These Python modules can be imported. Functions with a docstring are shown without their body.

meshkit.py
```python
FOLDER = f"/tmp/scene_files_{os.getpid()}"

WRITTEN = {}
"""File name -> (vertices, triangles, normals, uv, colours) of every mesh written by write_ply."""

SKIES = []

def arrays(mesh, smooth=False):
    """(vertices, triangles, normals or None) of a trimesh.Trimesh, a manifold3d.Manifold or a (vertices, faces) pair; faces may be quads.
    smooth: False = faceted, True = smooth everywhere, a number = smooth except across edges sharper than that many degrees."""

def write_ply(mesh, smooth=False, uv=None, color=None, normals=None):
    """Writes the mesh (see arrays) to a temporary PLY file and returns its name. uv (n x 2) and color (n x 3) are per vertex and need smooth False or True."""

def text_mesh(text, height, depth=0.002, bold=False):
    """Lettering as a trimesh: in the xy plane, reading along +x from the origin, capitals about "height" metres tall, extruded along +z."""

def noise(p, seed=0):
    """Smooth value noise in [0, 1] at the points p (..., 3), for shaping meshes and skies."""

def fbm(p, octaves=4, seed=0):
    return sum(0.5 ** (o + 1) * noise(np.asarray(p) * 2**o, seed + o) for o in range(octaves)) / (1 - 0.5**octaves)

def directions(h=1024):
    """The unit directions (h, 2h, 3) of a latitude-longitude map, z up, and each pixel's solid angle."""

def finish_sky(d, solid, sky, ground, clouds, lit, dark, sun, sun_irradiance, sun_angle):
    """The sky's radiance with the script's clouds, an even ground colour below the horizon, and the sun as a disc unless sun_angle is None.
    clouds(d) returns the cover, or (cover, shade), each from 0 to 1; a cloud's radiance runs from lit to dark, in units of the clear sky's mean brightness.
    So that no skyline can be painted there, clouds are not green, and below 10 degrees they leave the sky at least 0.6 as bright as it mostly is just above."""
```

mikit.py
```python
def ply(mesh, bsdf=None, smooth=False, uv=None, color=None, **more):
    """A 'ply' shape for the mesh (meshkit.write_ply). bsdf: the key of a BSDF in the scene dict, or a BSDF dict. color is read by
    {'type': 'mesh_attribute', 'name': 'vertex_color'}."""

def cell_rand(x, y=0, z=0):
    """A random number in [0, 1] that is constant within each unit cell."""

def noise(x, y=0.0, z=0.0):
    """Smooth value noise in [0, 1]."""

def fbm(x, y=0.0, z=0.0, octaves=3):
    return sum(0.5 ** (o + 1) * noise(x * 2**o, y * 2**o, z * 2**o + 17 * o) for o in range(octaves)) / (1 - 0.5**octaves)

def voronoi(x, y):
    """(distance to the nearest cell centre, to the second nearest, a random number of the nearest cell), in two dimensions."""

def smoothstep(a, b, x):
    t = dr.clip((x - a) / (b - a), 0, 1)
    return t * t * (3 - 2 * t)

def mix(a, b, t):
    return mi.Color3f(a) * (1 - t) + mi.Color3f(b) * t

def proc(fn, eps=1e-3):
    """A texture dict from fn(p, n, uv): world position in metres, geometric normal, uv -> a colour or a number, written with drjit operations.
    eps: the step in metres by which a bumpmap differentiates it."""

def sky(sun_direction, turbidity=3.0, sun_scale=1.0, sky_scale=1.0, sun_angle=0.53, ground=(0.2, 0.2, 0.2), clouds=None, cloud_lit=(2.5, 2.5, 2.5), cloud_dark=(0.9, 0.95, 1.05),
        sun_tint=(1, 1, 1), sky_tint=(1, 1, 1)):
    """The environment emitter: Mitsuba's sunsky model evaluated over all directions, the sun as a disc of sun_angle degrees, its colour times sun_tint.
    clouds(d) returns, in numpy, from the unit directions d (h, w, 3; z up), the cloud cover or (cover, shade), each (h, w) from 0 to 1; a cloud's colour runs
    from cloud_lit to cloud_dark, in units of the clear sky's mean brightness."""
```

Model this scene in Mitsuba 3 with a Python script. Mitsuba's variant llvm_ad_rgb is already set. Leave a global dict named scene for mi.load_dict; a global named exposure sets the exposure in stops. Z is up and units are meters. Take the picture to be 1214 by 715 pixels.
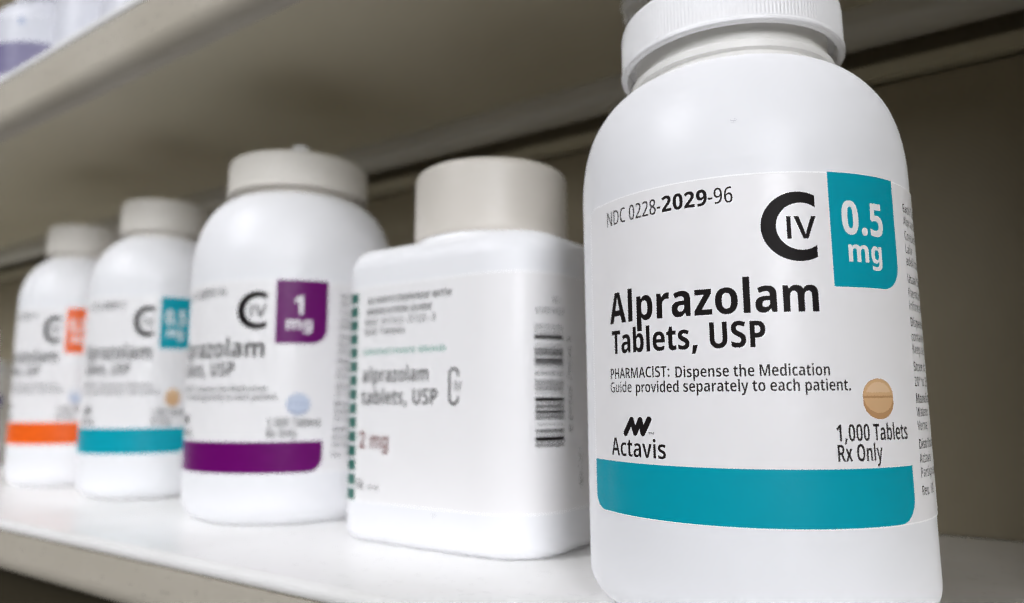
import math, glob, random
import numpy as np, trimesh, shapely, shapely.affinity as aff
import drjit as dr
import mitsuba as mi, mikit, meshkit
from shapely.geometry import Polygon, Point, box as sbox
from PIL import Image, ImageDraw, ImageFont

T = mi.ScalarTransform4f
scene, labels = {'type': 'scene'}, {}
random.seed(4); rng = np.random.default_rng(4)

# ---------------------------------------------------------------- camera, light, exposure
EYE = np.array([0.0, 0.0, 0.04752])
FWD = np.array([-0.55227309, 0.82277537, 0.13429495])
UP = np.array([0.08108109, -0.10731455, 0.99091344])
scene['camera'] = {'type': 'thinlens', 'fov': 71.635, 'fov_axis': 'x', 'aperture_radius': 0.0014, 'focus_distance': 0.1475,
                   'near_clip': 0.01, 'far_clip': 60.0,
                   'to_world': T().look_at(origin=EYE.tolist(), target=(EYE + FWD).tolist(), up=UP.tolist())}
exposure = 0.0

def rgb(r, g, b):
    return {'type': 'rgb', 'value': [float(r), float(g), float(b)]}

def lamp(key, at, aim, w, h, power, label):
    scene[key] = {'type': 'rectangle', 'to_world': T().look_at(origin=list(at), target=list(aim), up=[1, 0, 0.01]) @ T().scale([h / 2, w / 2, 1]),
                  'bsdf': {'type': 'diffuse', 'reflectance': rgb(.8, .8, .8)}, 'emitter': {'type': 'area', 'radiance': rgb(*power)}}
    labels[key] = {'label': label, 'category': 'ceiling light', 'group': 'ceiling lights over the aisle'}

AIM = (-0.2, 0.17, 0.08)
lamp('ceiling_light', (-1.00, -1.62, 1.66), AIM, 0.6, 1.2, (12.6, 12.7, 13.2), 'nearest fluorescent ceiling light panel over the aisle')
lamp('ceiling_light_001', (0.90, -3.70, 1.66), AIM, 1.2, 1.8, (5.0, 5.05, 5.25), 'far fluorescent ceiling light panel over the aisle')
lamp('ceiling_light_002', (3.20, -3.30, 1.66), AIM, 1.2, 2.4, (13.6, 13.75, 14.3), 'right-hand fluorescent ceiling light panel over the aisle')
scene['ambient'] = {'type': 'constant', 'radiance': rgb(.115, .112, .106)}

# ---------------------------------------------------------------- materials
def plastic(key, col, rough=.35, spec=.5, bump=None, coat=0.0):
    b = {'type': 'principled', 'base_color': rgb(*col) if not isinstance(col, dict) else col, 'roughness': rough, 'specular': spec}
    if coat:
        b['clearcoat'] = coat; b['clearcoat_gloss'] = .9
    if bump:
        b = {'type': 'bumpmap', 'arbitrary': mikit.proc(bump[0], eps=bump[1]), 'scale': bump[2], 'bsdf': b}
    scene[key] = {'type': 'twosided', 'bsdf': b}

def wave(p, n, uv):
    return mikit.fbm(p.x * 90, p.y * 90, p.z * 70, octaves=2)
def grain(p, n, uv):
    return mikit.fbm(p.x * 900, p.y * 900, p.z * 900, octaves=2)
def enamel(p, n, uv):
    return mikit.noise(p.x * 320, p.y * 320, p.z * 320)
def shelf_colour(p, n, uv):
    s = mikit.fbm(p.x * 14, p.y * 26, p.z * 14, octaves=3)
    d = mikit.smoothstep(.80, .9, mikit.noise(p.x * 420, p.y * 420, p.z * 420 + 3))
    c = mikit.mix((.45, .415, .35), (.41, .375, .31), mikit.smoothstep(.35, .7, s))
    return mi.Color3f(c) * (1 - .10 * d)
def pan_colour(p, n, uv):
    s = mikit.fbm(p.x * 11, p.y * 17, p.z * 11, octaves=3)
    return mikit.mix((.58, .535, .41), (.52, .475, .355), s)
def white_colour(p, n, uv):
    s = mikit.fbm(p.x * 18, p.y * 30, p.z * 14, octaves=3)
    d = mikit.smoothstep(.82, .9, mikit.noise(p.x * 520, p.y * 520, p.z * 520 + 3))
    return mi.Color3f(mikit.mix((.80, .795, .785), (.75, .745, .73), mikit.smoothstep(.35, .7, s))) * (1 - .05 * d)
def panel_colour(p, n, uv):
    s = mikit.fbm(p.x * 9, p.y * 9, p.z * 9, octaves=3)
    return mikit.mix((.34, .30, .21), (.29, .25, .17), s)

plastic('white_plastic', (.795, .80, .82), .41, .5, (wave, .002, .0006))
plastic('cap_plastic', (.84, .84, .85), .38)
plastic('shaded_neck_plastic', (.76, .75, .72), .4)  # darker than the cap: the shadow under the cap put into the colour
plastic('shaded_ivory_plastic', (.70, .67, .615), .4)  # cap plastic toned down: shade of the upper shelf put into the colour
plastic('cream_plastic', (.60, .565, .51), .42)
plastic('frosted_plastic', (.60, .61, .66), .45)
plastic('grey_label', (.58, .59, .64), .4)
plastic('rail_enamel', (.60, .58, .52), .4)
plastic('label_paper', (.80, .79, .795), .33, .5, (grain, .0004, .00001))
plastic('lit_label_edge', (.93, .93, .93), .5)  # whiter than the paper: the highlight along the label rim put into the colour
plastic('ink_black', (.012, .010, .010), .4, .06)
plastic('ink_grey', (.022, .021, .020), .34, 0.15)
plastic('ink_teal', (.0, .315, .405), .34, 0.22)
plastic('ink_purple', (.125, .0, .12), .34, .2)
plastic('ink_orange', (.80, .115, .008), .34, 0.3)
plastic('ink_white', (.80, .80, .80), .34)
plastic('ink_green', (.01, .115, .085), .35)
plastic('ink_pale_green', (.12, .33, .27), .35)
plastic('ink_red', (.15, .028, .022), .35)
plastic('ink_blue', (.07, .06, .22), .35)
plastic('ink_tan', (.62, .39, .205), .35)
plastic('ink_tan_dark', (.47, .26, .12), .35)
plastic('ink_tan_light', (.71, .49, .30), .35)
plastic('ink_pale_blue', (.50, .56, .68), .35)
plastic('ink_pale_blue_dark', (.32, .37, .50), .35)
plastic('lavender', (.15, .135, .25), .4)
plastic('scuff_grey', (.58, .58, .62), .6)
plastic('shelf_enamel', mikit.proc(shelf_colour), .5, .3, (enamel, .0006, .00003))
plastic('shelf_white', mikit.proc(white_colour), .28, .5, (enamel, .0006, .00002))
plastic('pan_enamel', mikit.proc(pan_colour), .38, .4, (enamel, .0006, .00003))
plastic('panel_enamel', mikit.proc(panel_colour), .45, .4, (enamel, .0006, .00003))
plastic('fastener_grey', (.86, .86, .87), .25)

# ---------------------------------------------------------------- helpers
def put(key, mesh, mat, smooth=False, label=None):
    scene[key] = mikit.ply(mesh, mat, smooth=smooth)
    if label:
        labels[key] = {'label': label}
    return key

def put_n(key, v, f, n, mat, label=None):
    path = meshkit.write_ply((v, f), False, normals=n)
    scene[key] = {'type': 'ply', 'filename': path, 'face_normals': False, 'bsdf': {'type': 'ref', 'id': mat}}
    if label:
        labels[key] = {'label': label}

def revolve(profile, n=128, x=0, y=0, ridge=None):
    """profile: (r, z) rings; ridge(r, z, ang, i) -> r."""
    a = np.linspace(0, 2 * np.pi, n, endpoint=False)
    rings = []
    for i, (r, z) in enumerate(profile):
        rr = np.full(n, float(r)) if ridge is None else ridge(r, z, a, i)
        rings.append(np.stack([x + rr * np.cos(a), y + rr * np.sin(a), np.full(n, float(z))], 1))
    return loft(rings)

def loft(rings):
    n, v, f = len(rings[0]), np.vstack(rings), []
    i = np.arange(n); j = (i + 1) % n
    for k in range(len(rings) - 1):
        a, b = k * n, (k + 1) * n
        f += [np.stack([a + i, a + j, b + j], 1), np.stack([a + i, b + j, b + i], 1)]
    for base, flip in ((0, True), ((len(rings) - 1) * n, False)):
        c = len(v); v = np.vstack([v, rings[0 if flip else -1].mean(0)])
        f.append(np.stack([base + j, base + i, np.full(n, c)], 1) if flip else np.stack([base + i, base + j, np.full(n, c)], 1))
    return trimesh.Trimesh(v, np.vstack(f), process=False)

def spline(pts, per=6):
    """Catmull-Rom through (r, z) points."""
    p = np.array(pts, float); q = np.vstack([2 * p[0] - p[1], p, 2 * p[-1] - p[-2]]); out = []
    for k in range(1, len(q) - 2):
        for t in np.linspace(0, 1, per, endpoint=False):
            out.append(.5 * (2 * q[k] + (q[k + 1] - q[k - 1]) * t + (2 * q[k - 1] - 5 * q[k] + 4 * q[k + 1] - q[k + 2]) * t * t + (3 * q[k] - q[k - 1] - 3 * q[k + 1] + q[k + 2]) * t ** 3))
    return [tuple(x) for x in out] + [tuple(p[-1])]

def arc(cx, cz, r, a0, a1, n=6):
    return [(cx + r * math.cos(math.radians(a)), cz + r * math.sin(math.radians(a))) for a in np.linspace(a0, a1, n)]

FONTS = '/opt/blender-*/*/datafiles/fonts/'
_font = {}
def font(kind, axes):
    k = (kind, axes)
    if k not in _font:
        f = ImageFont.truetype(glob.glob(FONTS + {'noto': 'NotoSansKhmer-Var*', 'inter': 'Inter.woff2'}[kind])[0], 120)
        if axes:
            f.set_variation_by_axes(list(axes))
        _font[k] = f
    return _font[k]

def contours(img):
    """Polygons (pixel units, y up) of a grey image at level 0.5, by marching squares."""
    g = np.pad(img.astype(float) / 255, 1) - .5 + 1e-6
    H, W = g.shape
    with np.errstate(divide='ignore', invalid='ignore'):
        hx = g[:, :-1] / (g[:, :-1] - g[:, 1:]); vy = g[:-1] / (g[:-1] - g[1:])
    on = g > 0
    code = on[:-1, :-1] * 1 + on[:-1, 1:] * 2 + on[1:, 1:] * 4 + on[1:, :-1] * 8
    pairs = {1: 'tl', 2: 'tr', 3: 'lr', 4: 'rb', 5: 'tl rb', 6: 'tb', 7: 'lb', 8: 'lb', 9: 'tb', 10: 'tr lb', 11: 'rb', 12: 'lr', 13: 'tr', 14: 'tl'}
    ii, jj = np.nonzero((code > 0) & (code < 15))
    segs = []
    for i, j in zip(ii, jj):
        for pr in pairs[code[i, j]].split():
            s = []
            for e in pr:
                s.append((j + hx[i, j], -i) if e == 't' else (j + hx[i + 1, j], -i - 1) if e == 'b' else (j, -(i + vy[i, j])) if e == 'l' else (j + 1, -(i + vy[i, j + 1])))
            segs.append(s)
    out = []
    for p in shapely.get_parts(shapely.polygonize(shapely.linestrings(np.array(segs, float)))):
        q = p.representative_point()
        x, y = q.x, -q.y
        i, j = int(y), int(x)
        fx, fy = x - j, y - i
        val = (g[i, j] * (1 - fx) + g[i, j + 1] * fx) * (1 - fy) + (g[i + 1, j] * (1 - fx) + g[i + 1, j + 1] * fx) * fy
        if val > 0:
            out.append(p.simplify(.22))
    return out

_text = {}
def text(s, u0, u1, base, cap, kind='noto', axes=(400, 100), slant=0.0):
    """Polygons of the words from u0 to u1 along, standing on base, capitals cap high (mm)."""
    k = (s, kind, axes)
    if k not in _text:
        f = font(kind, axes)
        x0, y0, x1, y1 = f.getbbox(s, anchor='ls')
        im = Image.new('L', (int(x1 - x0) + 8, int(y1 - y0) + 8))
        ImageDraw.Draw(im).text((4 - x0, 4 - y0), s, 255, font=f, anchor='ls')
        hb = f.getbbox('H', anchor='ls')
        ps = [aff.affine_transform(p, [1, 0, 0, 1, -1 - 4, (4 - y0) + 1]) for p in contours(np.asarray(im))]
        _text[k] = (ps, x1 - x0, -hb[1])
    ps, w, h = _text[k]
    sx, sy = ((u1 - u0) / w) if u1 is not None else cap / h, cap / h
    return [aff.affine_transform(p, [sx, slant * sy, 0, sy, u0, base]) for p in ps]

def rrect(u0, z0, u1, z1, bl=0, br=0, tr=0, tl=0):
    pts = []
    for (x, y, r, a) in ((u0, z0, bl, 180), (u1, z0, br, 270), (u1, z1, tr, 0), (u0, z1, tl, 90)):
        sx, sy = (1 if x == u0 else -1), (1 if y == z0 else -1)
        if r == 0:
            pts.append((x, y))
        else:
            pts += [(x + sx * r + r * math.cos(math.radians(t)), y + sy * r + r * math.sin(math.radians(t))) for t in np.linspace(a, a + 90, 10)]
    return Polygon(pts)

def strips(polys, step):
    """Cuts polygons into vertical strips and triangulates: (n x 2 vertices, triangles)."""
    V, F, at = [], [], 0
    for p in polys:
        u0, _, u1, _ = p.bounds
        cuts = np.arange(math.floor(u0 / step), math.ceil(u1 / step) + 1) * step
        for a, b in zip(cuts[:-1], cuts[1:]):
            q = p if (u0 >= a and u1 <= b) else p.intersection(sbox(a, -1e4, b, 1e4))
            for g in getattr(q, 'geoms', [q]):
                if g.geom_type != 'Polygon' or g.area < 1e-7:
                    continue
                v, f = trimesh.creation.triangulate_polygon(g, engine='earcut')
                V.append(np.asarray(v)); F.append(np.asarray(f) + at); at += len(v)
    return np.vstack(V), np.vstack(F)

def prints(key, polys, mapper, layer, mat, step=1.5, label=None):
    """Flat print on a curved label. mapper(u, z, height) -> (points, normals), in mm -> metres."""
    v, f = strips(polys, step)
    P, N = mapper(v[:, 0], v[:, 1], layer)
    c = np.einsum('ij,ij->i', np.cross(P[f[:, 1]] - P[f[:, 0]], P[f[:, 2]] - P[f[:, 0]]), N[f[:, 0]])
    f = np.where((c < 0)[:, None], f[:, ::-1], f)
    put_n(key, P, f, N, mat, label)

def sheet(key, poly, mapper, top, mat, step=1.5, label=None):
    """A label: printed face plus its cut edge."""
    v, f = strips([poly], step)
    P, N = mapper(v[:, 0], v[:, 1], top)
    c = np.einsum('ij,ij->i', np.cross(P[f[:, 1]] - P[f[:, 0]], P[f[:, 2]] - P[f[:, 0]]), N[f[:, 0]])
    f = np.where((c < 0)[:, None], f[:, ::-1], f)
    ring = np.array(poly.segmentize(1.0).exterior.coords)[:-1]
    A, nA = mapper(ring[:, 0], ring[:, 1], top); B, _ = mapper(ring[:, 0], ring[:, 1], -.05)
    n = len(ring); i = np.arange(n); j = (i + 1) % n
    t2 = np.roll(ring, -1, 0) - np.roll(ring, 1, 0)
    e = np.stack([t2[:, 1], -t2[:, 0]], 1) / np.linalg.norm(t2, axis=1)[:, None]
    if not poly.exterior.is_ccw:
        e = -e
    side, _ = mapper(ring[:, 0] + e[:, 0] * .1, ring[:, 1] + e[:, 1] * .1, top)
    d = side - A; d /= np.linalg.norm(d, axis=1)[:, None]
    at = len(P)
    q = np.vstack([np.stack([i, j, j + n], 1), np.stack([i, j + n, i + n], 1)]) + at
    put_n(key, P, f, N, mat, label)
    margin = poly.difference(poly.buffer(-.32))  # rim strip that carries the painted edge highlight
    vm, fm = strips([margin], step)
    Pm, Nm = mapper(vm[:, 0], vm[:, 1], top + .02)
    cm = np.einsum('ij,ij->i', np.cross(Pm[fm[:, 1]] - Pm[fm[:, 0]], Pm[fm[:, 2]] - Pm[fm[:, 0]]), Nm[fm[:, 0]])
    put_n(key + '__margin_highlight', Pm, np.where((cm < 0)[:, None], fm[:, ::-1], fm), Nm, 'lit_label_edge')
    put_n(key + '__cut_edge', np.vstack([A, B]), q - at, np.vstack([d, d]), 'lit_label_edge')

K = 42.5 * math.pi / 180          # mm of label per degree on the large bottle: label designs are drawn in these mm

def cylinder_mapper(x, y, R, rot, dz=0.0, crease=-124.0, zs=1.0):
    def m(u, z, h):
        u, z = np.asarray(u, float), np.asarray(z, float)
        def rad(a):
            l = np.clip(crease - a, 0, 9)
            return R * 1000 + h + .075 * l * l / (l + .8)
        a = u / K
        ar = np.radians(a + rot)
        r, dr_ = rad(a), (rad(a + .05) - rad(a - .05)) / math.radians(.1)
        P = np.stack([x + r / 1000 * np.cos(ar), y + r / 1000 * np.sin(ar), (47.52 + (z - 47.52) * zs + dz) / 1000], 1)
        N = np.stack([np.cos(ar) + dr_ / r * np.sin(ar), np.sin(ar) - dr_ / r * np.cos(ar), 0 * ar], 1)
        return P, N / np.linalg.norm(N, axis=1)[:, None]
    return m

# ---------------------------------------------------------------- shelving unit
YF, YB = 0.1304, 0.290
X0, X1 = -1.45, 0.033
labels['shelving_unit'] = {'label': 'off-white enamelled steel shelving unit that holds all the bottles', 'category': 'shelf'}

def extrude_x(poly_yz, x0=X0, x1=X1):
    m = trimesh.creation.extrude_polygon(Polygon(poly_yz), x1 - x0, engine='earcut')
    v = np.array(m.vertices)
    return trimesh.Trimesh(np.stack([x0 + v[:, 2], v[:, 0], v[:, 1]], 1), np.array(m.faces), process=False)

def shelf_board(n, z, label):
    """White top sheet with a rounded nose, a painted steel lip rolled under it, and the pan that closes the underside."""
    sfx = f'_{n:03d}' if n else ''
    r = .0024
    top = [(YB - .0005, z)] + [(YF + r + r * math.cos(math.radians(a)), z - r + r * math.sin(math.radians(a))) for a in np.linspace(90, 255, 12)] + [(YB - .0005, z - .0046)]
    put('shelving_unit__shelf_board' + sfx, extrude_x(top), 'shelf_white', smooth=35, label=label)
    rb, y0 = .0075, YF + .0006
    lh = .0215 if n == 0 else .0265
    lip = [(y0, z - .0048)] + [(y0 + rb + rb * math.cos(math.radians(a)), z - lh + rb + rb * math.sin(math.radians(a))) for a in np.linspace(180, 270, 9)]
    lip += [(YF + .0098, z - lh), (YF + .0098, z - lh + .001), (YF + .0086, z - lh + .001), (y0 + .0012, z - lh + .0075), (y0 + .0012, z - .0048)]
    put('shelving_unit__shelf_board' + sfx + '__front_lip', extrude_x(lip), 'shelf_enamel', smooth=35)
    put('shelving_unit__shelf_board' + sfx + '__underside', extrude_x([(YF + .0025, z - .0048), (YF + .0025, z - .0137), (YB - .0005, z - .0137), (YB - .0005, z - .0048)]), 'pan_enamel')

shelf_board(0, 0.0, 'lower shelf board with a bright white top')
shelf_board(1, 0.2017, 'upper shelf board seen from below')
shelf_board(2, 0.4034, 'added unseen shelf board that shades the bottles of the upper shelf')  # out of view, added to shade the bottles below it
plastic('under_shelf_shade', (.030, .024, .013), .6, .2)
put('shelving_unit__shade_board', trimesh.creation.box(bounds=[[X0, YF + .018, -.42], [X1, YF + .022, -.0140]]), 'under_shelf_shade', label='added dark board that stands for the shade under the lower shelf')  # added dark sheet in place of the shade below the shelf
put('shelving_unit__side_light_blocker', trimesh.creation.box(bounds=[[X1, YF + .004, -.45], [X1 + .002, YB + .016, .7]]), 'panel_enamel')  # unseen panel added to keep light from the right off the back panel
for i, z in enumerate((0.2017, 0.0)):
    s = '' if i == 0 else f'_{i:03d}'
    # rear flange: a rounded hollow bar under the board in front of the panel
    c, zz = .2805, z - .0195
    prof = [(c - .0085, z - .0139)] + [(c + .0085 * math.cos(math.radians(a)), zz + .0062 * math.sin(math.radians(a))) for a in np.linspace(180, 300, 9)] + [(c + .0085, zz - .0005), (c + .0085, z - .0139)]
    put('shelving_unit__rear_flange' + s, extrude_x(prof), 'rail_enamel', smooth=35)
    zt = z - .0307
    zb = 0.0003 if i == 0 else -.2014
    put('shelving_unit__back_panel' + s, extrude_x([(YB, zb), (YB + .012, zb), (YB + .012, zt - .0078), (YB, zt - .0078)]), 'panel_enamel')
    # folded upper edge of the panel, standing proud with a shadow line under it
    e = [(YB - .0045, zt - .0062)] + [(YB - .0045 + .0012 - .0012 * math.cos(math.radians(a)), zt - .0012 + .0012 * math.sin(math.radians(a))) for a in np.linspace(0, 90, 5)] + [(YB + .009, zt), (YB + .009, zt - .0062)]
    put('shelving_unit__panel_edge' + s, extrude_x(e), 'pan_enamel', smooth=35)
put('shelving_unit__rear_light_stop', extrude_x([(YB + .0125, -.45), (YB + .016, -.45), (YB + .016, .7), (YB + .0125, .7)]), 'panel_enamel')  # added behind the panels to stop ambient light leaking through the gap
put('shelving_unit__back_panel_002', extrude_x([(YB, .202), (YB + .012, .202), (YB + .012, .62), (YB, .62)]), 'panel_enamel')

# ---------------------------------------------------------------- the tablet bottles
def round_bottle(key, x, y, R, label, small=False, cap_mat='cap_plastic', zs=1.0):
    labels[key] = {'label': label, 'category': 'bottle', 'group': None}
    labels[key].pop('group')
    mm = lambda pts: [(r * zs / 1000, (47.52 + (z - 47.52) * zs) / 1000) for r, z in pts]
    zb = 47.52 - 47.52 / zs
    if not small:
        foot = [(0, zb + 1.6), (33, zb + 1.2), (34.6, zb + .3), (35.0, zb), (35.7, zb + .3)] + arc(34.5, zb + 8.3, 8.0, -72, 0, 10)
        up = spline([(42.5, 20), (42.5, 90), (42.5, 103), (42.1, 109), (41.0, 115), (39.0, 121), (36.2, 126), (33, 129.8), (30, 132.2), (27.5, 133.4)], 5)
        rn, rc, zc, zt = 27.0, 30.4, 137.8 - (2.2 if zs == 1 else 0), 153.6 - (2.2 if zs == 1 else 0)
    else:
        s = R / .0425
        foot = [(0, 1.6), (24.6, 1.2), (26.3, .3), (26.6, 0), (27.4, .3)] + arc(R * 1000 - 7.0, 7.3, 7.0, -72, 0, 10)
        up = spline([(R * 1000, 40), (R * 1000, 98), (R * 1000, 108), (32.7, 113), (31.2, 118.5), (28.3, 124), (24.8, 128.3), (21.5, 131), (19.6, 132)], 5)
        rn, rc, zc, zt = 19.2, 22.0, 134.6, 152.4
    if zs != 1:
        up = spline([(42.5, 20), (42.5, 90), (42.5, 102), (42.15, 108), (41.1, 114.2), (39.1, 120.0), (36.1, 124.9), (33, 128.3), (30, 130.5), (27.5, 131.5)], 5)
        zc = 139.0
    z0 = up[-1][1]
    neck = [(rn - .6, z0 - .6), (rn - .6, z0 + 1.9), (rn + .6, z0 + 2.3), (rn + .75, z0 + 3.9), (rn + .3, z0 + 4.3), (rn - .8, z0 + 4.6), (rn - .8, zc + 7)]
    put(key + '__body', revolve(mm(foot + up), 192, x, y), 'white_plastic', smooth=40)
    put(key + '__neck', revolve(mm([(rn - 2, z0 - 1)] + neck), 128, x, y), 'shaded_neck_plastic' if cap_mat == 'cap_plastic' else 'shaded_ivory_plastic', smooth=25)
    # screw cap: plain rim, ribbed skirt, rounded crown
    ri = rc - 1.9
    prof = [(ri - .2, zc + 4), (ri, zc + 1.0), (ri + .25, zc + .2), (rc - .9, zc), (rc - .25, zc + .15), (rc + .12, zc + .55), (rc + .15, zc + 1.2), (rc - .1, zc + 1.5), (rc - .22, zc + 1.8)]
    ribbed0 = len(prof)
    prof += [(rc - .2, zc + 2.1), (rc - .2, zt - 3.4)]
    ribbed1 = len(prof)
    prof += [(rc - .3, zt - 2.9)] + arc(rc - 2.4, zt - 2.2, 2.1, 0, 90, 7) + [(rc * .6, zt + .05), (0.2, zt)]
    nrib = 190 if not small else 130
    def ridge(r, z, a, i):
        return r + (.00012 * zs * (np.abs(np.cos(a * nrib / 2)) - .65) if ribbed0 <= i < ribbed1 else 0.0) + 0 * a
    put(key + '__cap', revolve(mm(prof), nrib * 8, x, y, ridge), cap_mat, smooth=30)
    return zt

TANS = ('ink_tan_dark', 'ink_tan', 'ink_tan_light')
SIDE = [('Each Tablet', 91.0), ('Alprazolam', 87.9), ('Contains', 84.4), ('Lake', 81.2), ('additional', 78.3), ('Usual Dosage', 74.1), ('literature', 70.8), ('information', 67.8),
        ('Dispense', 64.0), ('container', 60.7), ('Keep out of', 57.8), ('Store at', 53.8), ('20\u00b0 to 25\u00b0', 50.4), ('Manufactured', 46.6), ('Watson', 43.6), ('Verna,', 40.6),
        ('Distributed', 36.5), ('Actavis', 33.4), ('Parsippany', 30.3), ('Rev. 00', 26.4)]
BOLD_SIDE = {'Usual Dosage', 'Dispense', 'Store at', 'Manufactured', 'Distributed', 'Each Tablet'}

def maker_logo(u0, z0, u1, z1):
    """Three slanted strokes joined over and under, with round joints."""
    w, h = u1 - u0, z1 - z0
    t = .155 * w
    a = [(.12, .06), (.37, .94), (.50, .06), (.75, .94), (.62, .06)]
    pts = [(u0 + .10 * w, z0 + .10 * h), (u0 + .34 * w, z0 + .86 * h), (u0 + .46 * w, z0 + .14 * h), (u0 + .64 * w, z0 + .86 * h), (u0 + .72 * w, z0 + .14 * h), (u0 + .93 * w, z0 + .90 * h)]
    return [shapely.LineString(pts).buffer(t * .52, join_style='round')]

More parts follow.
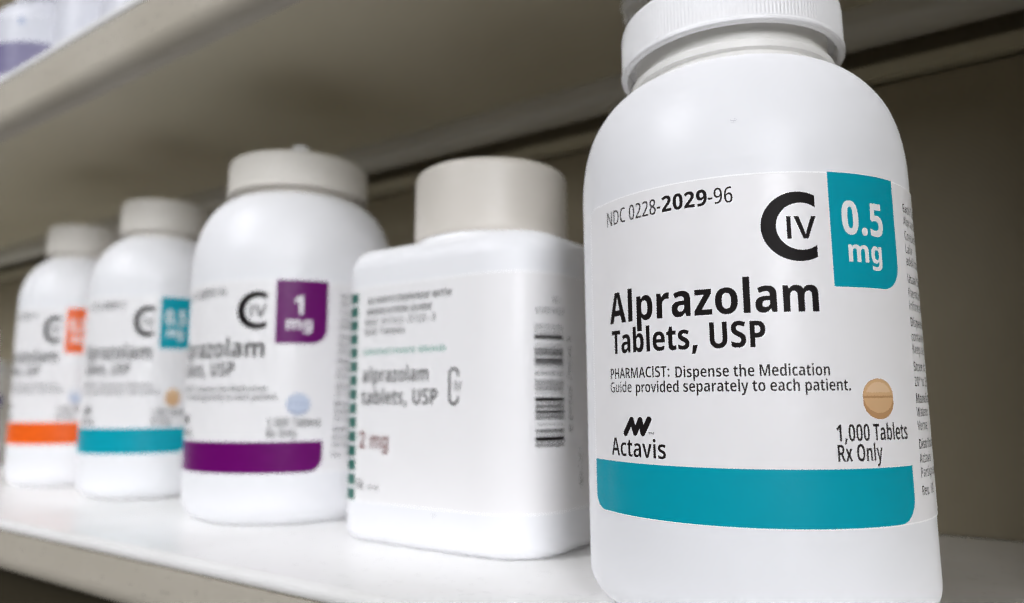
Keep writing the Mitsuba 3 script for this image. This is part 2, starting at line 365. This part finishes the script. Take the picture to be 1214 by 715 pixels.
def tablet_label(key, m, ndc, ndc_bold, dose, ink, tablet, code_side=True):
    D = K                                    # degrees -> mm
    L = key + '__label'
    sheet(L, rrect(-132 * D, 19.9, 75 * D, 96.5, 4, 0, 0, 3.2), m, .22, 'label_paper')
    p = lambda name, polys, mat, layer=.26, **k: prints(L + '__' + name, polys, m, layer, mat, **k)
    reg, semi, bold = (400, 88), (620, 92), (760, 96)
    # product code along the top
    p('code_lettering', text(ndc[0], -121.2 * D, -97.0 * D, 90.0, 3.65, axes=(450, 85)) + text(ndc_bold, -96.9 * D, -82.0 * D, 90.1, 3.75, axes=(760, 95)) + text(ndc[1], -82.2 * D, -74.6 * D, 90.2, 3.6, axes=(460, 88)), 'ink_black')
    # schedule symbol: a broad C with IV inside it
    cu, cz, rx, rz, th = -56.6 * D, 84.1, 8.05, 7.75, 2.05
    c = Point(0, 0).buffer(1, 64)
    big = aff.translate(aff.scale(c, rx, rz), cu, cz); inn = aff.translate(aff.scale(c, rx - 2.7, rz - 2.5), cu + .5, cz)
    C = big.difference(inn).intersection(sbox(cu - 20, 0, -51.5 * D, 200))
    p('schedule_symbol', [C] + [sbox(-60.1 * D, 81.3, -60.1 * D + .92, 86.35)] + text('V', -57.9 * D, -51.4 * D, 81.3, 5.05, axes=(560, 95)), 'ink_black')
    # dose panel with its white lettering
    p('dose_panel', [rrect(-47.0 * D, 70.8, -20.6 * D, 96.5, 0, 6.0, 0, 0)], ink)
    if dose == '0.5':
        dl = text('0.5', -43.6 * D, -26.4 * D, 82.5, 7.6, axes=(780, 92))
    else:
        dl = text(dose, -38.5 * D, -31.5 * D, 82.5, 7.6, axes=(780, 100)) if len(dose) == 1 else text(dose, -44 * D, -26 * D, 82.5, 7.6, axes=(780, 92))
    p('dose_lettering', dl + text('mg', -42.2 * D, -28.0 * D, 76.4, 5.0, axes=(760, 95)), 'ink_white', .30)
    # name
    p('name_lettering', text('Alprazolam', -120.6 * D, -51.2 * D, 65.3, 7.5, axes=(720, 97)) + text('Tablets, USP', -120.0 * D, -67.3 * D, 57.9, 5.7, axes=(720, 93)), 'ink_black')
    p('notice_lettering', text('PHARMAClST:', -121.3 * D, -95.9 * D, 51.9, 2.45, axes=(600, 90)) + text('Dispense the Medication', -94.5 * D, -49.9 * D, 51.7, 2.45, axes=(620, 96))
      + text('Guide', -121.5 * D, -110.5 * D, 48.6, 2.45, axes=(520, 88)) + text('provided separately to each patient.', -109.1 * D, -43.8 * D, 48.5, 2.45, axes=(620, 96)), 'ink_black')
    # the printed picture of the scored tablet
    tu, tz = -34.4 * D, 46.75
    disc = aff.translate(aff.scale(Point(0, 0).buffer(1, 48), 4.35, 3.75), tu, tz + .55)
    low = aff.translate(aff.scale(Point(0, 0).buffer(1, 48), 4.35, 3.75), tu, tz - .65)
    p('tablet_picture', [shapely.union_all([disc, low])], tablet[0], .26)
    upper = disc.intersection(sbox(-1e3, tz + .55, 1e3, 1e3)); lower = disc.intersection(sbox(-1e3, -1e3, 1e3, tz + .25))
    p('tablet_picture_001', [lower.buffer(-.12), upper.buffer(-.05)], tablet[1], .29)
    p('tablet_picture_002', [upper.buffer(-.75).intersection(sbox(-1e3, tz + 1.2, 1e3, 1e3))], tablet[2], .31)
    p('count_lettering', text('1,000 Tablets', -49.7 * D, -22.6 * D, 37.9, 3.45, axes=(640, 88)) + text('Rx Only', -49.8 * D, -34.6 * D, 33.7, 3.5, axes=(640, 86)), 'ink_black')
    # maker's mark
    p('maker_logo', maker_logo(-115.2 * D, 38.6, -103.2 * D, 42.7), 'ink_black')
    p('maker_lettering', text('Actavis', -121.5 * D, -98.0 * D, 33.6, 4.1, axes=(600, 90)) + text('\u2122', -104.6 * D, -102.0 * D, 38.6, .8, axes=(500, 90)), 'ink_black')
    p('colour_band', [rrect(-131.6 * D, 20.15, -21.6 * D, 32.2, 3.8, 5.5, 0, 0)], ink)
    side = []
    for i, (s, z) in enumerate(SIDE):
        side += text(s, (-13.7 - 3.0 * i / 19) * D, None, z - 1.0, 2.15, axes=(640 if s in BOLD_SIDE else 520, 76))
    p('side_lettering', side, 'ink_black')

ZS = 0.915                       # the nearest bottle was measured at arm's scale; this brings its foot onto the board
BIG = (-0.05574 * ZS, 0.19602 * ZS)
k = 'tablet_bottle'
round_bottle(k, *BIG, .0425, 'large white tablet bottle with a teal 0.5 mg label, sharp and nearest the camera', zs=ZS)
tablet_label(k, cylinder_mapper(*BIG, .0425 * ZS, 0, zs=ZS), ('NDC 0228-', '-96'), '2029', '0.5', 'ink_teal', TANS)
m = cylinder_mapper(*BIG, .0425 * ZS, 0, zs=ZS)
prints(k + '__scuff', [shapely.LineString([(-74.3 * K, 109.3), (-73.5 * K, 109.0), (-72.6 * K, 109.2)]).buffer(.1), Point(-73.1 * K, 109.5).buffer(.13)], m, .08, 'scuff_grey', label='small grey scuff on the bare plastic above the label')

ONE = (-0.25541, 0.20708)
k = 'tablet_bottle_001'
round_bottle(k, *ONE, .0425, 'white tablet bottle with a purple 1 mg label, left of the square bottle', cap_mat='shaded_ivory_plastic')
tablet_label(k, cylinder_mapper(*ONE, .0425, -1.8, -1.1, zs=.965), ('NDC 0228-', '-96'), '2031', '1', 'ink_purple', ('ink_pale_blue_dark', 'ink_pale_blue', 'ink_pale_blue'))

TEAL = (-0.36843, 0.2095)
k = 'tablet_bottle_002'
round_bottle(k, *TEAL, .0335, 'slim white tablet bottle with a teal label, blurred, left of the purple labelled one', True, 'shaded_ivory_plastic')
tablet_label(k, cylinder_mapper(*TEAL, .0335, 17.5, 2.0), ('NDC 0228-', '-50'), '2029', '0.5', 'ink_teal', TANS)

ORG = (-0.4600, 0.2130)
k = 'tablet_bottle_003'
round_bottle(k, *ORG, .0335, 'slim white tablet bottle with an orange band and panel, blurred near the left edge', True, 'shaded_ivory_plastic')
tablet_label(k, cylinder_mapper(*ORG, .0335, 8.0, 3.6), ('NDC 0228-', '-50'), '2027', '0.25', 'ink_orange', ('ink_pale_blue_dark', 'ink_pale_blue', 'ink_white'))

# small moulding nub left on the purple bottle's cap
nx, ny = ONE[0] + .776 * .0205, ONE[1] - .63 * .0205
nub = trimesh.creation.box((.0062, .0036, .0024)); nub.apply_translation((0, 0, .0010))
put('tablet_bottle_001__cap__nub', revolve([(.0040, .1512), (.0039, .1543), (.0034, .1551), (.0002, .1552)], 24, nx, ny), 'cap_plastic', smooth=30)

# ---------------------------------------------------------------- square bottle
labels['square_tablet_bottle'] = {'label': 'square-shouldered white bottle with a tall cream cap and barcode, second from the right', 'category': 'bottle'}
SC = np.array([-0.1512, 0.2119]); HX, HY, RC = 41.2, 37.2, 12.0
RR = 19.0                          # the right-hand corners are rounder
_fp = shapely.union_all([sbox(-HX + RC, -HY + RC, HX - RC, HY - RC).buffer(RC, quad_segs=24).intersection(sbox(-90, -90, 0, 90)),
                         sbox(-HX + RR, -HY + RR, HX - RR, HY - RR).buffer(RR, quad_segs=24).intersection(sbox(0, -90, 90, 90))]).simplify(.001).segmentize(1.0)
_pp = np.array(_fp.exterior.coords)[:-1]
if not _fp.exterior.is_ccw:
    _pp = _pp[::-1]
# gentle bulge of the four walls, start of the walk at the middle of the front
_pp = _pp + np.stack([np.sign(_pp[:, 0]) * .5 * np.clip(1 - (_pp[:, 1] / HY) ** 2, 0, 1) * (np.abs(_pp[:, 0]) > HX - RC), np.sign(_pp[:, 1]) * .6 * np.clip(1 - (_pp[:, 0] / HX) ** 2, 0, 1) * (np.abs(_pp[:, 1]) > HY - RC)], 1)
_i0 = int(np.argmin(np.where(_pp[:, 1] < 0, np.abs(_pp[:, 0]), 9e9))); _pp = np.roll(_pp, -_i0, 0)
_cl = np.vstack([_pp, _pp[:1]]); _s = np.concatenate([[0], np.cumsum(np.linalg.norm(np.diff(_cl, axis=0), axis=1))]); PER = _s[-1]

def box_mapper(u, z, h):
    u = np.mod(np.asarray(u, float), PER); z = np.asarray(z, float)
    at = lambda s: np.stack([np.interp(np.mod(s, PER), _s, _cl[:, 0]), np.interp(np.mod(s, PER), _s, _cl[:, 1])], 1)
    t = at(u + .9) - at(u - .9); t /= np.linalg.norm(t, axis=1)[:, None]
    n = np.stack([t[:, 1], -t[:, 0]], 1)
    q = at(u) + n * h
    return np.stack([SC[0] + q[:, 0] / 1000, SC[1] + q[:, 1] / 1000, z / 1000], 1), np.column_stack([n, 0 * z])

_us = np.linspace(0, PER, 360, endpoint=False)
_n = box_mapper(_us, 0 * _us, 0)[1][:, :2]
def box_ring(inset, z):
    P, _ = box_mapper(_us, np.full(len(_us), float(z)), 0)
    base = sbox(-HX + RC, -HY + RC, HX - RC, HY - RC)
    P[:, :2] -= _n * inset / 1000
    return P
def to_circle(t, z, r):
    P = box_ring(9.5, z); d = P[:, :2] - SC
    a = np.arctan2(d[:, 1], d[:, 0])
    c = SC + np.stack([np.cos(a), np.sin(a)], 1) * r / 1000
    P[:, :2] = P[:, :2] * (1 - t) + c * t
    return P
rings = [box_ring(12, 1.4), box_ring(6, 1.1), box_ring(4.6, .25), box_ring(4.4, 0), box_ring(3.8, .3)]
rings += [box_ring(4.2 - 4.2 * math.sin(math.radians(a)), 4.5 - 4.2 * math.cos(math.radians(a))) for a in np.linspace(18, 90, 8)]
rings += [box_ring(0, z) for z in (12, 40, 70, 92.0)]
rings += [box_ring(8.5 - 8.5 * math.cos(math.radians(a)), 92.0 + 8.5 * math.sin(math.radians(a))) for a in np.linspace(8, 84, 10)]
rings += [to_circle(t, 100.6 + 1.9 * t, 27.5) for t in (.02, .25, .5, .75, 1.0)]
rings += [to_circle(1.0, 108, 26.5), to_circle(1.0, 110, 20)]
put('square_tablet_bottle__body', loft(rings), 'white_plastic', smooth=40)
zc, zt = 103.4, 129.4
prof = [(25.5, zc + 2), (26.2, zc), (27.9, zc), (28.3, zc + .5), (28.45, zc + 2), (28.3, zt - 3.5)] + arc(25.3, zt - 3.0, 3.0, 4, 90, 8) + [(15, zt + .1), (.3, zt)]
put('square_tablet_bottle__cap', revolve([(r / 1000, z / 1000) for r, z in prof], 192, SC[0], SC[1]), 'cream_plastic', smooth=35)

L = 'square_tablet_bottle__label'
U = lambda x: x + 151.2           # world x (mm) on the front face -> distance along the wall
sheet(L, rrect(-37.2, 13.4, PER / 2 - 26, 86.0, 1.5, 1.5, 1.5, 1.5), box_mapper, .20, 'label_paper')
bp = lambda name, polys, mat, layer=.24, **kw: prints(L + '__' + name, polys, box_mapper, layer, mat, step=1.2, **kw)
n = 15; pitch = (85.2 - 13.9) / n
bp('edge_stripe', [sbox(-36.9, 13.9 + i * pitch, -30.8, 13.9 + (i + .78) * pitch) for i in range(n)], 'ink_green')
bp('notice_lettering', text('ALWAYS DlSPENSE WlTH', U(-177.7), U(-140.4), 79.7, 2.25, 'noto', (800, 100), .22) + text('MEDlCATlON GUlDE', U(-178.1), U(-148.4), 75.9, 2.25, 'noto', (800, 100), .22)
   + text('NDC 59762-3722-3', U(-178.6), U(-146.4), 72.3, 2.3, 'inter', (14, 600)) + text('500 Tablets', U(-178.8), U(-159.8), 69.0, 2.3, 'inter', (14, 600)), 'ink_grey')
bp('maker_lettering', text('GREENSTONE\u00ae BRAND', U(-179.3), U(-142.3), 62.3, 1.9, 'noto', (700, 100)), 'ink_pale_green')
bp('name_lettering', text('alprazolam', U(-179.4), U(-149.1), 53.0, 4.9, 'noto', (640, 78)) + text('tablets, USP', U(-179.6), U(-145.5), 45.6, 4.9, 'noto', (640, 78)), 'ink_black')
cs = shapely.LineString([(U(-137.6), 54.2), (U(-137.6), 55.6), (U(-138.6), 56.6), (U(-139.9), 56.6), (U(-140.9), 55.6), (U(-140.9), 46.8), (U(-139.9), 45.8), (U(-138.6), 45.8), (U(-137.6), 46.8), (U(-137.6), 48.0)]).buffer(.42, join_style='round', cap_style='flat')
bp('schedule_symbol', [cs] + [sbox(U(-138.9), 49.8, U(-138.4), 52.7)] + text('V', U(-138.1), U(-136.0), 49.8, 2.9, axes=(460, 80)), 'ink_black')
bp('dose_lettering', text('2 mg', U(-180.6), U(-166.4), 31.0, 5.6, 'inter', (14, 700)), 'ink_red')
bp('prescription_lettering', text('\u211e', U(-181.4), U(-177.4), 17.5, 3.2, 'inter', (14, 420)) + text('only', U(-176.0), U(-170.4), 17.7, 1.7, 'inter', (14, 420)), 'ink_grey')
BARS = [(140, 2), (147, 1), (153, 2), (164, 2), (178, 9), (186, 2), (205, 2), (217, 4), (226, 5), (236, 6), (249, 3), (257, 7), (267, 5), (277, 2), (293, 2), (301, 3), (322, 3), (330, 3), (338, 3), (349, 5), (362, 2), (383, 11),
        (398, 3), (407, 6), (423, 9), (436, 4), (444, 4), (463, 2), (483, 6), (493, 2), (509, 12), (523, 3), (531, 4)]
zb = lambda y: 69.6 - (y - 138) * (69.6 - 33.0) / (533 - 138)
BU0, BU1 = 39.0, 49.8
bp('barcode', [sbox(BU0, zb(y + h * .66), BU1, zb(y - h * .66)) for y, h in BARS], 'ink_black')
def upright(s, u, z0, z1, h, axes=(450, 92)):
    ps = text(s, 0, z1 - z0, 0, h, axes=axes)
    return [aff.affine_transform(p, [0, 1, -1, 0, u, z1]) for p in ps]
bp('number_lettering', upright('3 59762 37223 9', BU1 + 2.6, 37, 67, 1.9) + text('(01)0035976237', BU0 + .4, BU1 + 1.0, 73.0, 1.9, axes=(430, 80)) + text('GTIN', BU0 + 6.5, BU1 - 1.2, 76.6, 1.7, axes=(430, 90)), 'ink_grey')
bp('lot_lettering', upright('LOT / EXP', 58.5, 19.5, 32.0, 1.6), 'ink_grey')
prints('square_tablet_bottle__scuff', [shapely.LineString([(3.6, 12.1), (4.1, 11.2), (4.7, 12.0)]).buffer(.14), Point(-12, 11.6).buffer(.12)], box_mapper, .07, 'scuff_grey', label='tiny dark nick below the label')

# the last of the row, cut by the left edge: a lower bottle
# ---------------------------------------------------------------- things on the upper shelf, blurred at the top left
ZU = 0.2017
def plain_bottle(key, x, y, R, H, band, label, dot=False, ZU=0.2017):
    labels[key] = {'label': label, 'category': 'bottle'}
    prof = [(0, ZU + .001), (R - .004, ZU), (R - .001, ZU + .0015), (R, ZU + .005), (R, ZU + H - .022)] + [(R - .014 * t * t, ZU + H - .022 + .016 * math.sin(t * math.pi / 2)) for t in np.linspace(.1, 1, 7)] + [(R - .0155, ZU + H - .005), (R - .016, ZU + H), (.002, ZU + H)]
    put(key + '__body', revolve(prof, 96, x, y), 'frosted_plastic' if ZU else 'white_plastic', smooth=40)
    put(key + '__cap', revolve([(R - .017, ZU + H + .0005), (R - .012, ZU + H), (R - .0115, ZU + H + .002), (R - .012, ZU + H + .014), (R - .014, ZU + H + .016), (.001, ZU + H + .016)], 96, x, y), 'cap_plastic', smooth=30)
    m = cylinder_mapper(x, y, R, 0, ZU * 1000)
    sheet(key + '__label', rrect(-150 * K, 12, 40 * K, H * 1000 - 20, 3, 3, 3, 3), m, .22, 'grey_label' if ZU else 'label_paper')
    if band:
        prints(key + '__label__colour_band', [rrect(-149 * K, band[0], 39 * K, band[1])], m, .26, 'lavender')
    if dot:
        prints(key + '__label__printed_dot', [Point(dot[0] * K, dot[1]).buffer(2.6)], m, .26, 'ink_pale_blue_dark')

plain_bottle('storage_bottle', -0.482, 0.196, .036, .094, (37, 57), 'white bottle with a lavender band on the upper shelf, at the top left corner', (-55, 70))
plain_bottle('short_bottle', -0.657, 0.2165, 0.036, .087, None, 'short white bottle cut off by the left edge, last on the lower shelf', ZU=0.0)
m = cylinder_mapper(-0.642, 0.2165, .036, 0)
prints('short_bottle__label__printed_patch', [rrect(-12 * K, 44, 20 * K, 52, 1, 1, 1, 1)], m, .26, 'ink_blue')
plain_bottle('storage_bottle_001', -0.417, 0.194, .026, .110, None, 'plain white bottle on the upper shelf, right of the one with the lavender band')
plain_bottle('storage_bottle_002', -0.360, 0.192, .026, .105, None, 'white bottle on the upper shelf, farthest right of those in the top left corner')

# ---------------------------------------------------------------- stepped metal foot under the upper shelf, peeping past the big cap
labels['shelf_fastener'] = {'label': 'small ringed silver fastener under the upper shelf, peeping past the nearest cap', 'category': 'fastener'}
fx, fy, ft = -0.093, 0.222, 0.2017 - .0139
put('shelf_fastener__collar', revolve([(.001, ft), (.0066, ft), (.0068, ft - .0035), (.0060, ft - .0042), (.0058, ft - .0055)], 48, fx, fy), 'fastener_grey', smooth=30)
put('shelf_fastener__head', revolve([(.0055, ft - .0050), (.0062, ft - .0058), (.0062, ft - .0078), (.0054, ft - .0090), (.0036, ft - .0092), (.0034, ft - .0084), (.0005, ft - .0083)], 48, fx, fy), 'fastener_grey', smooth=30)
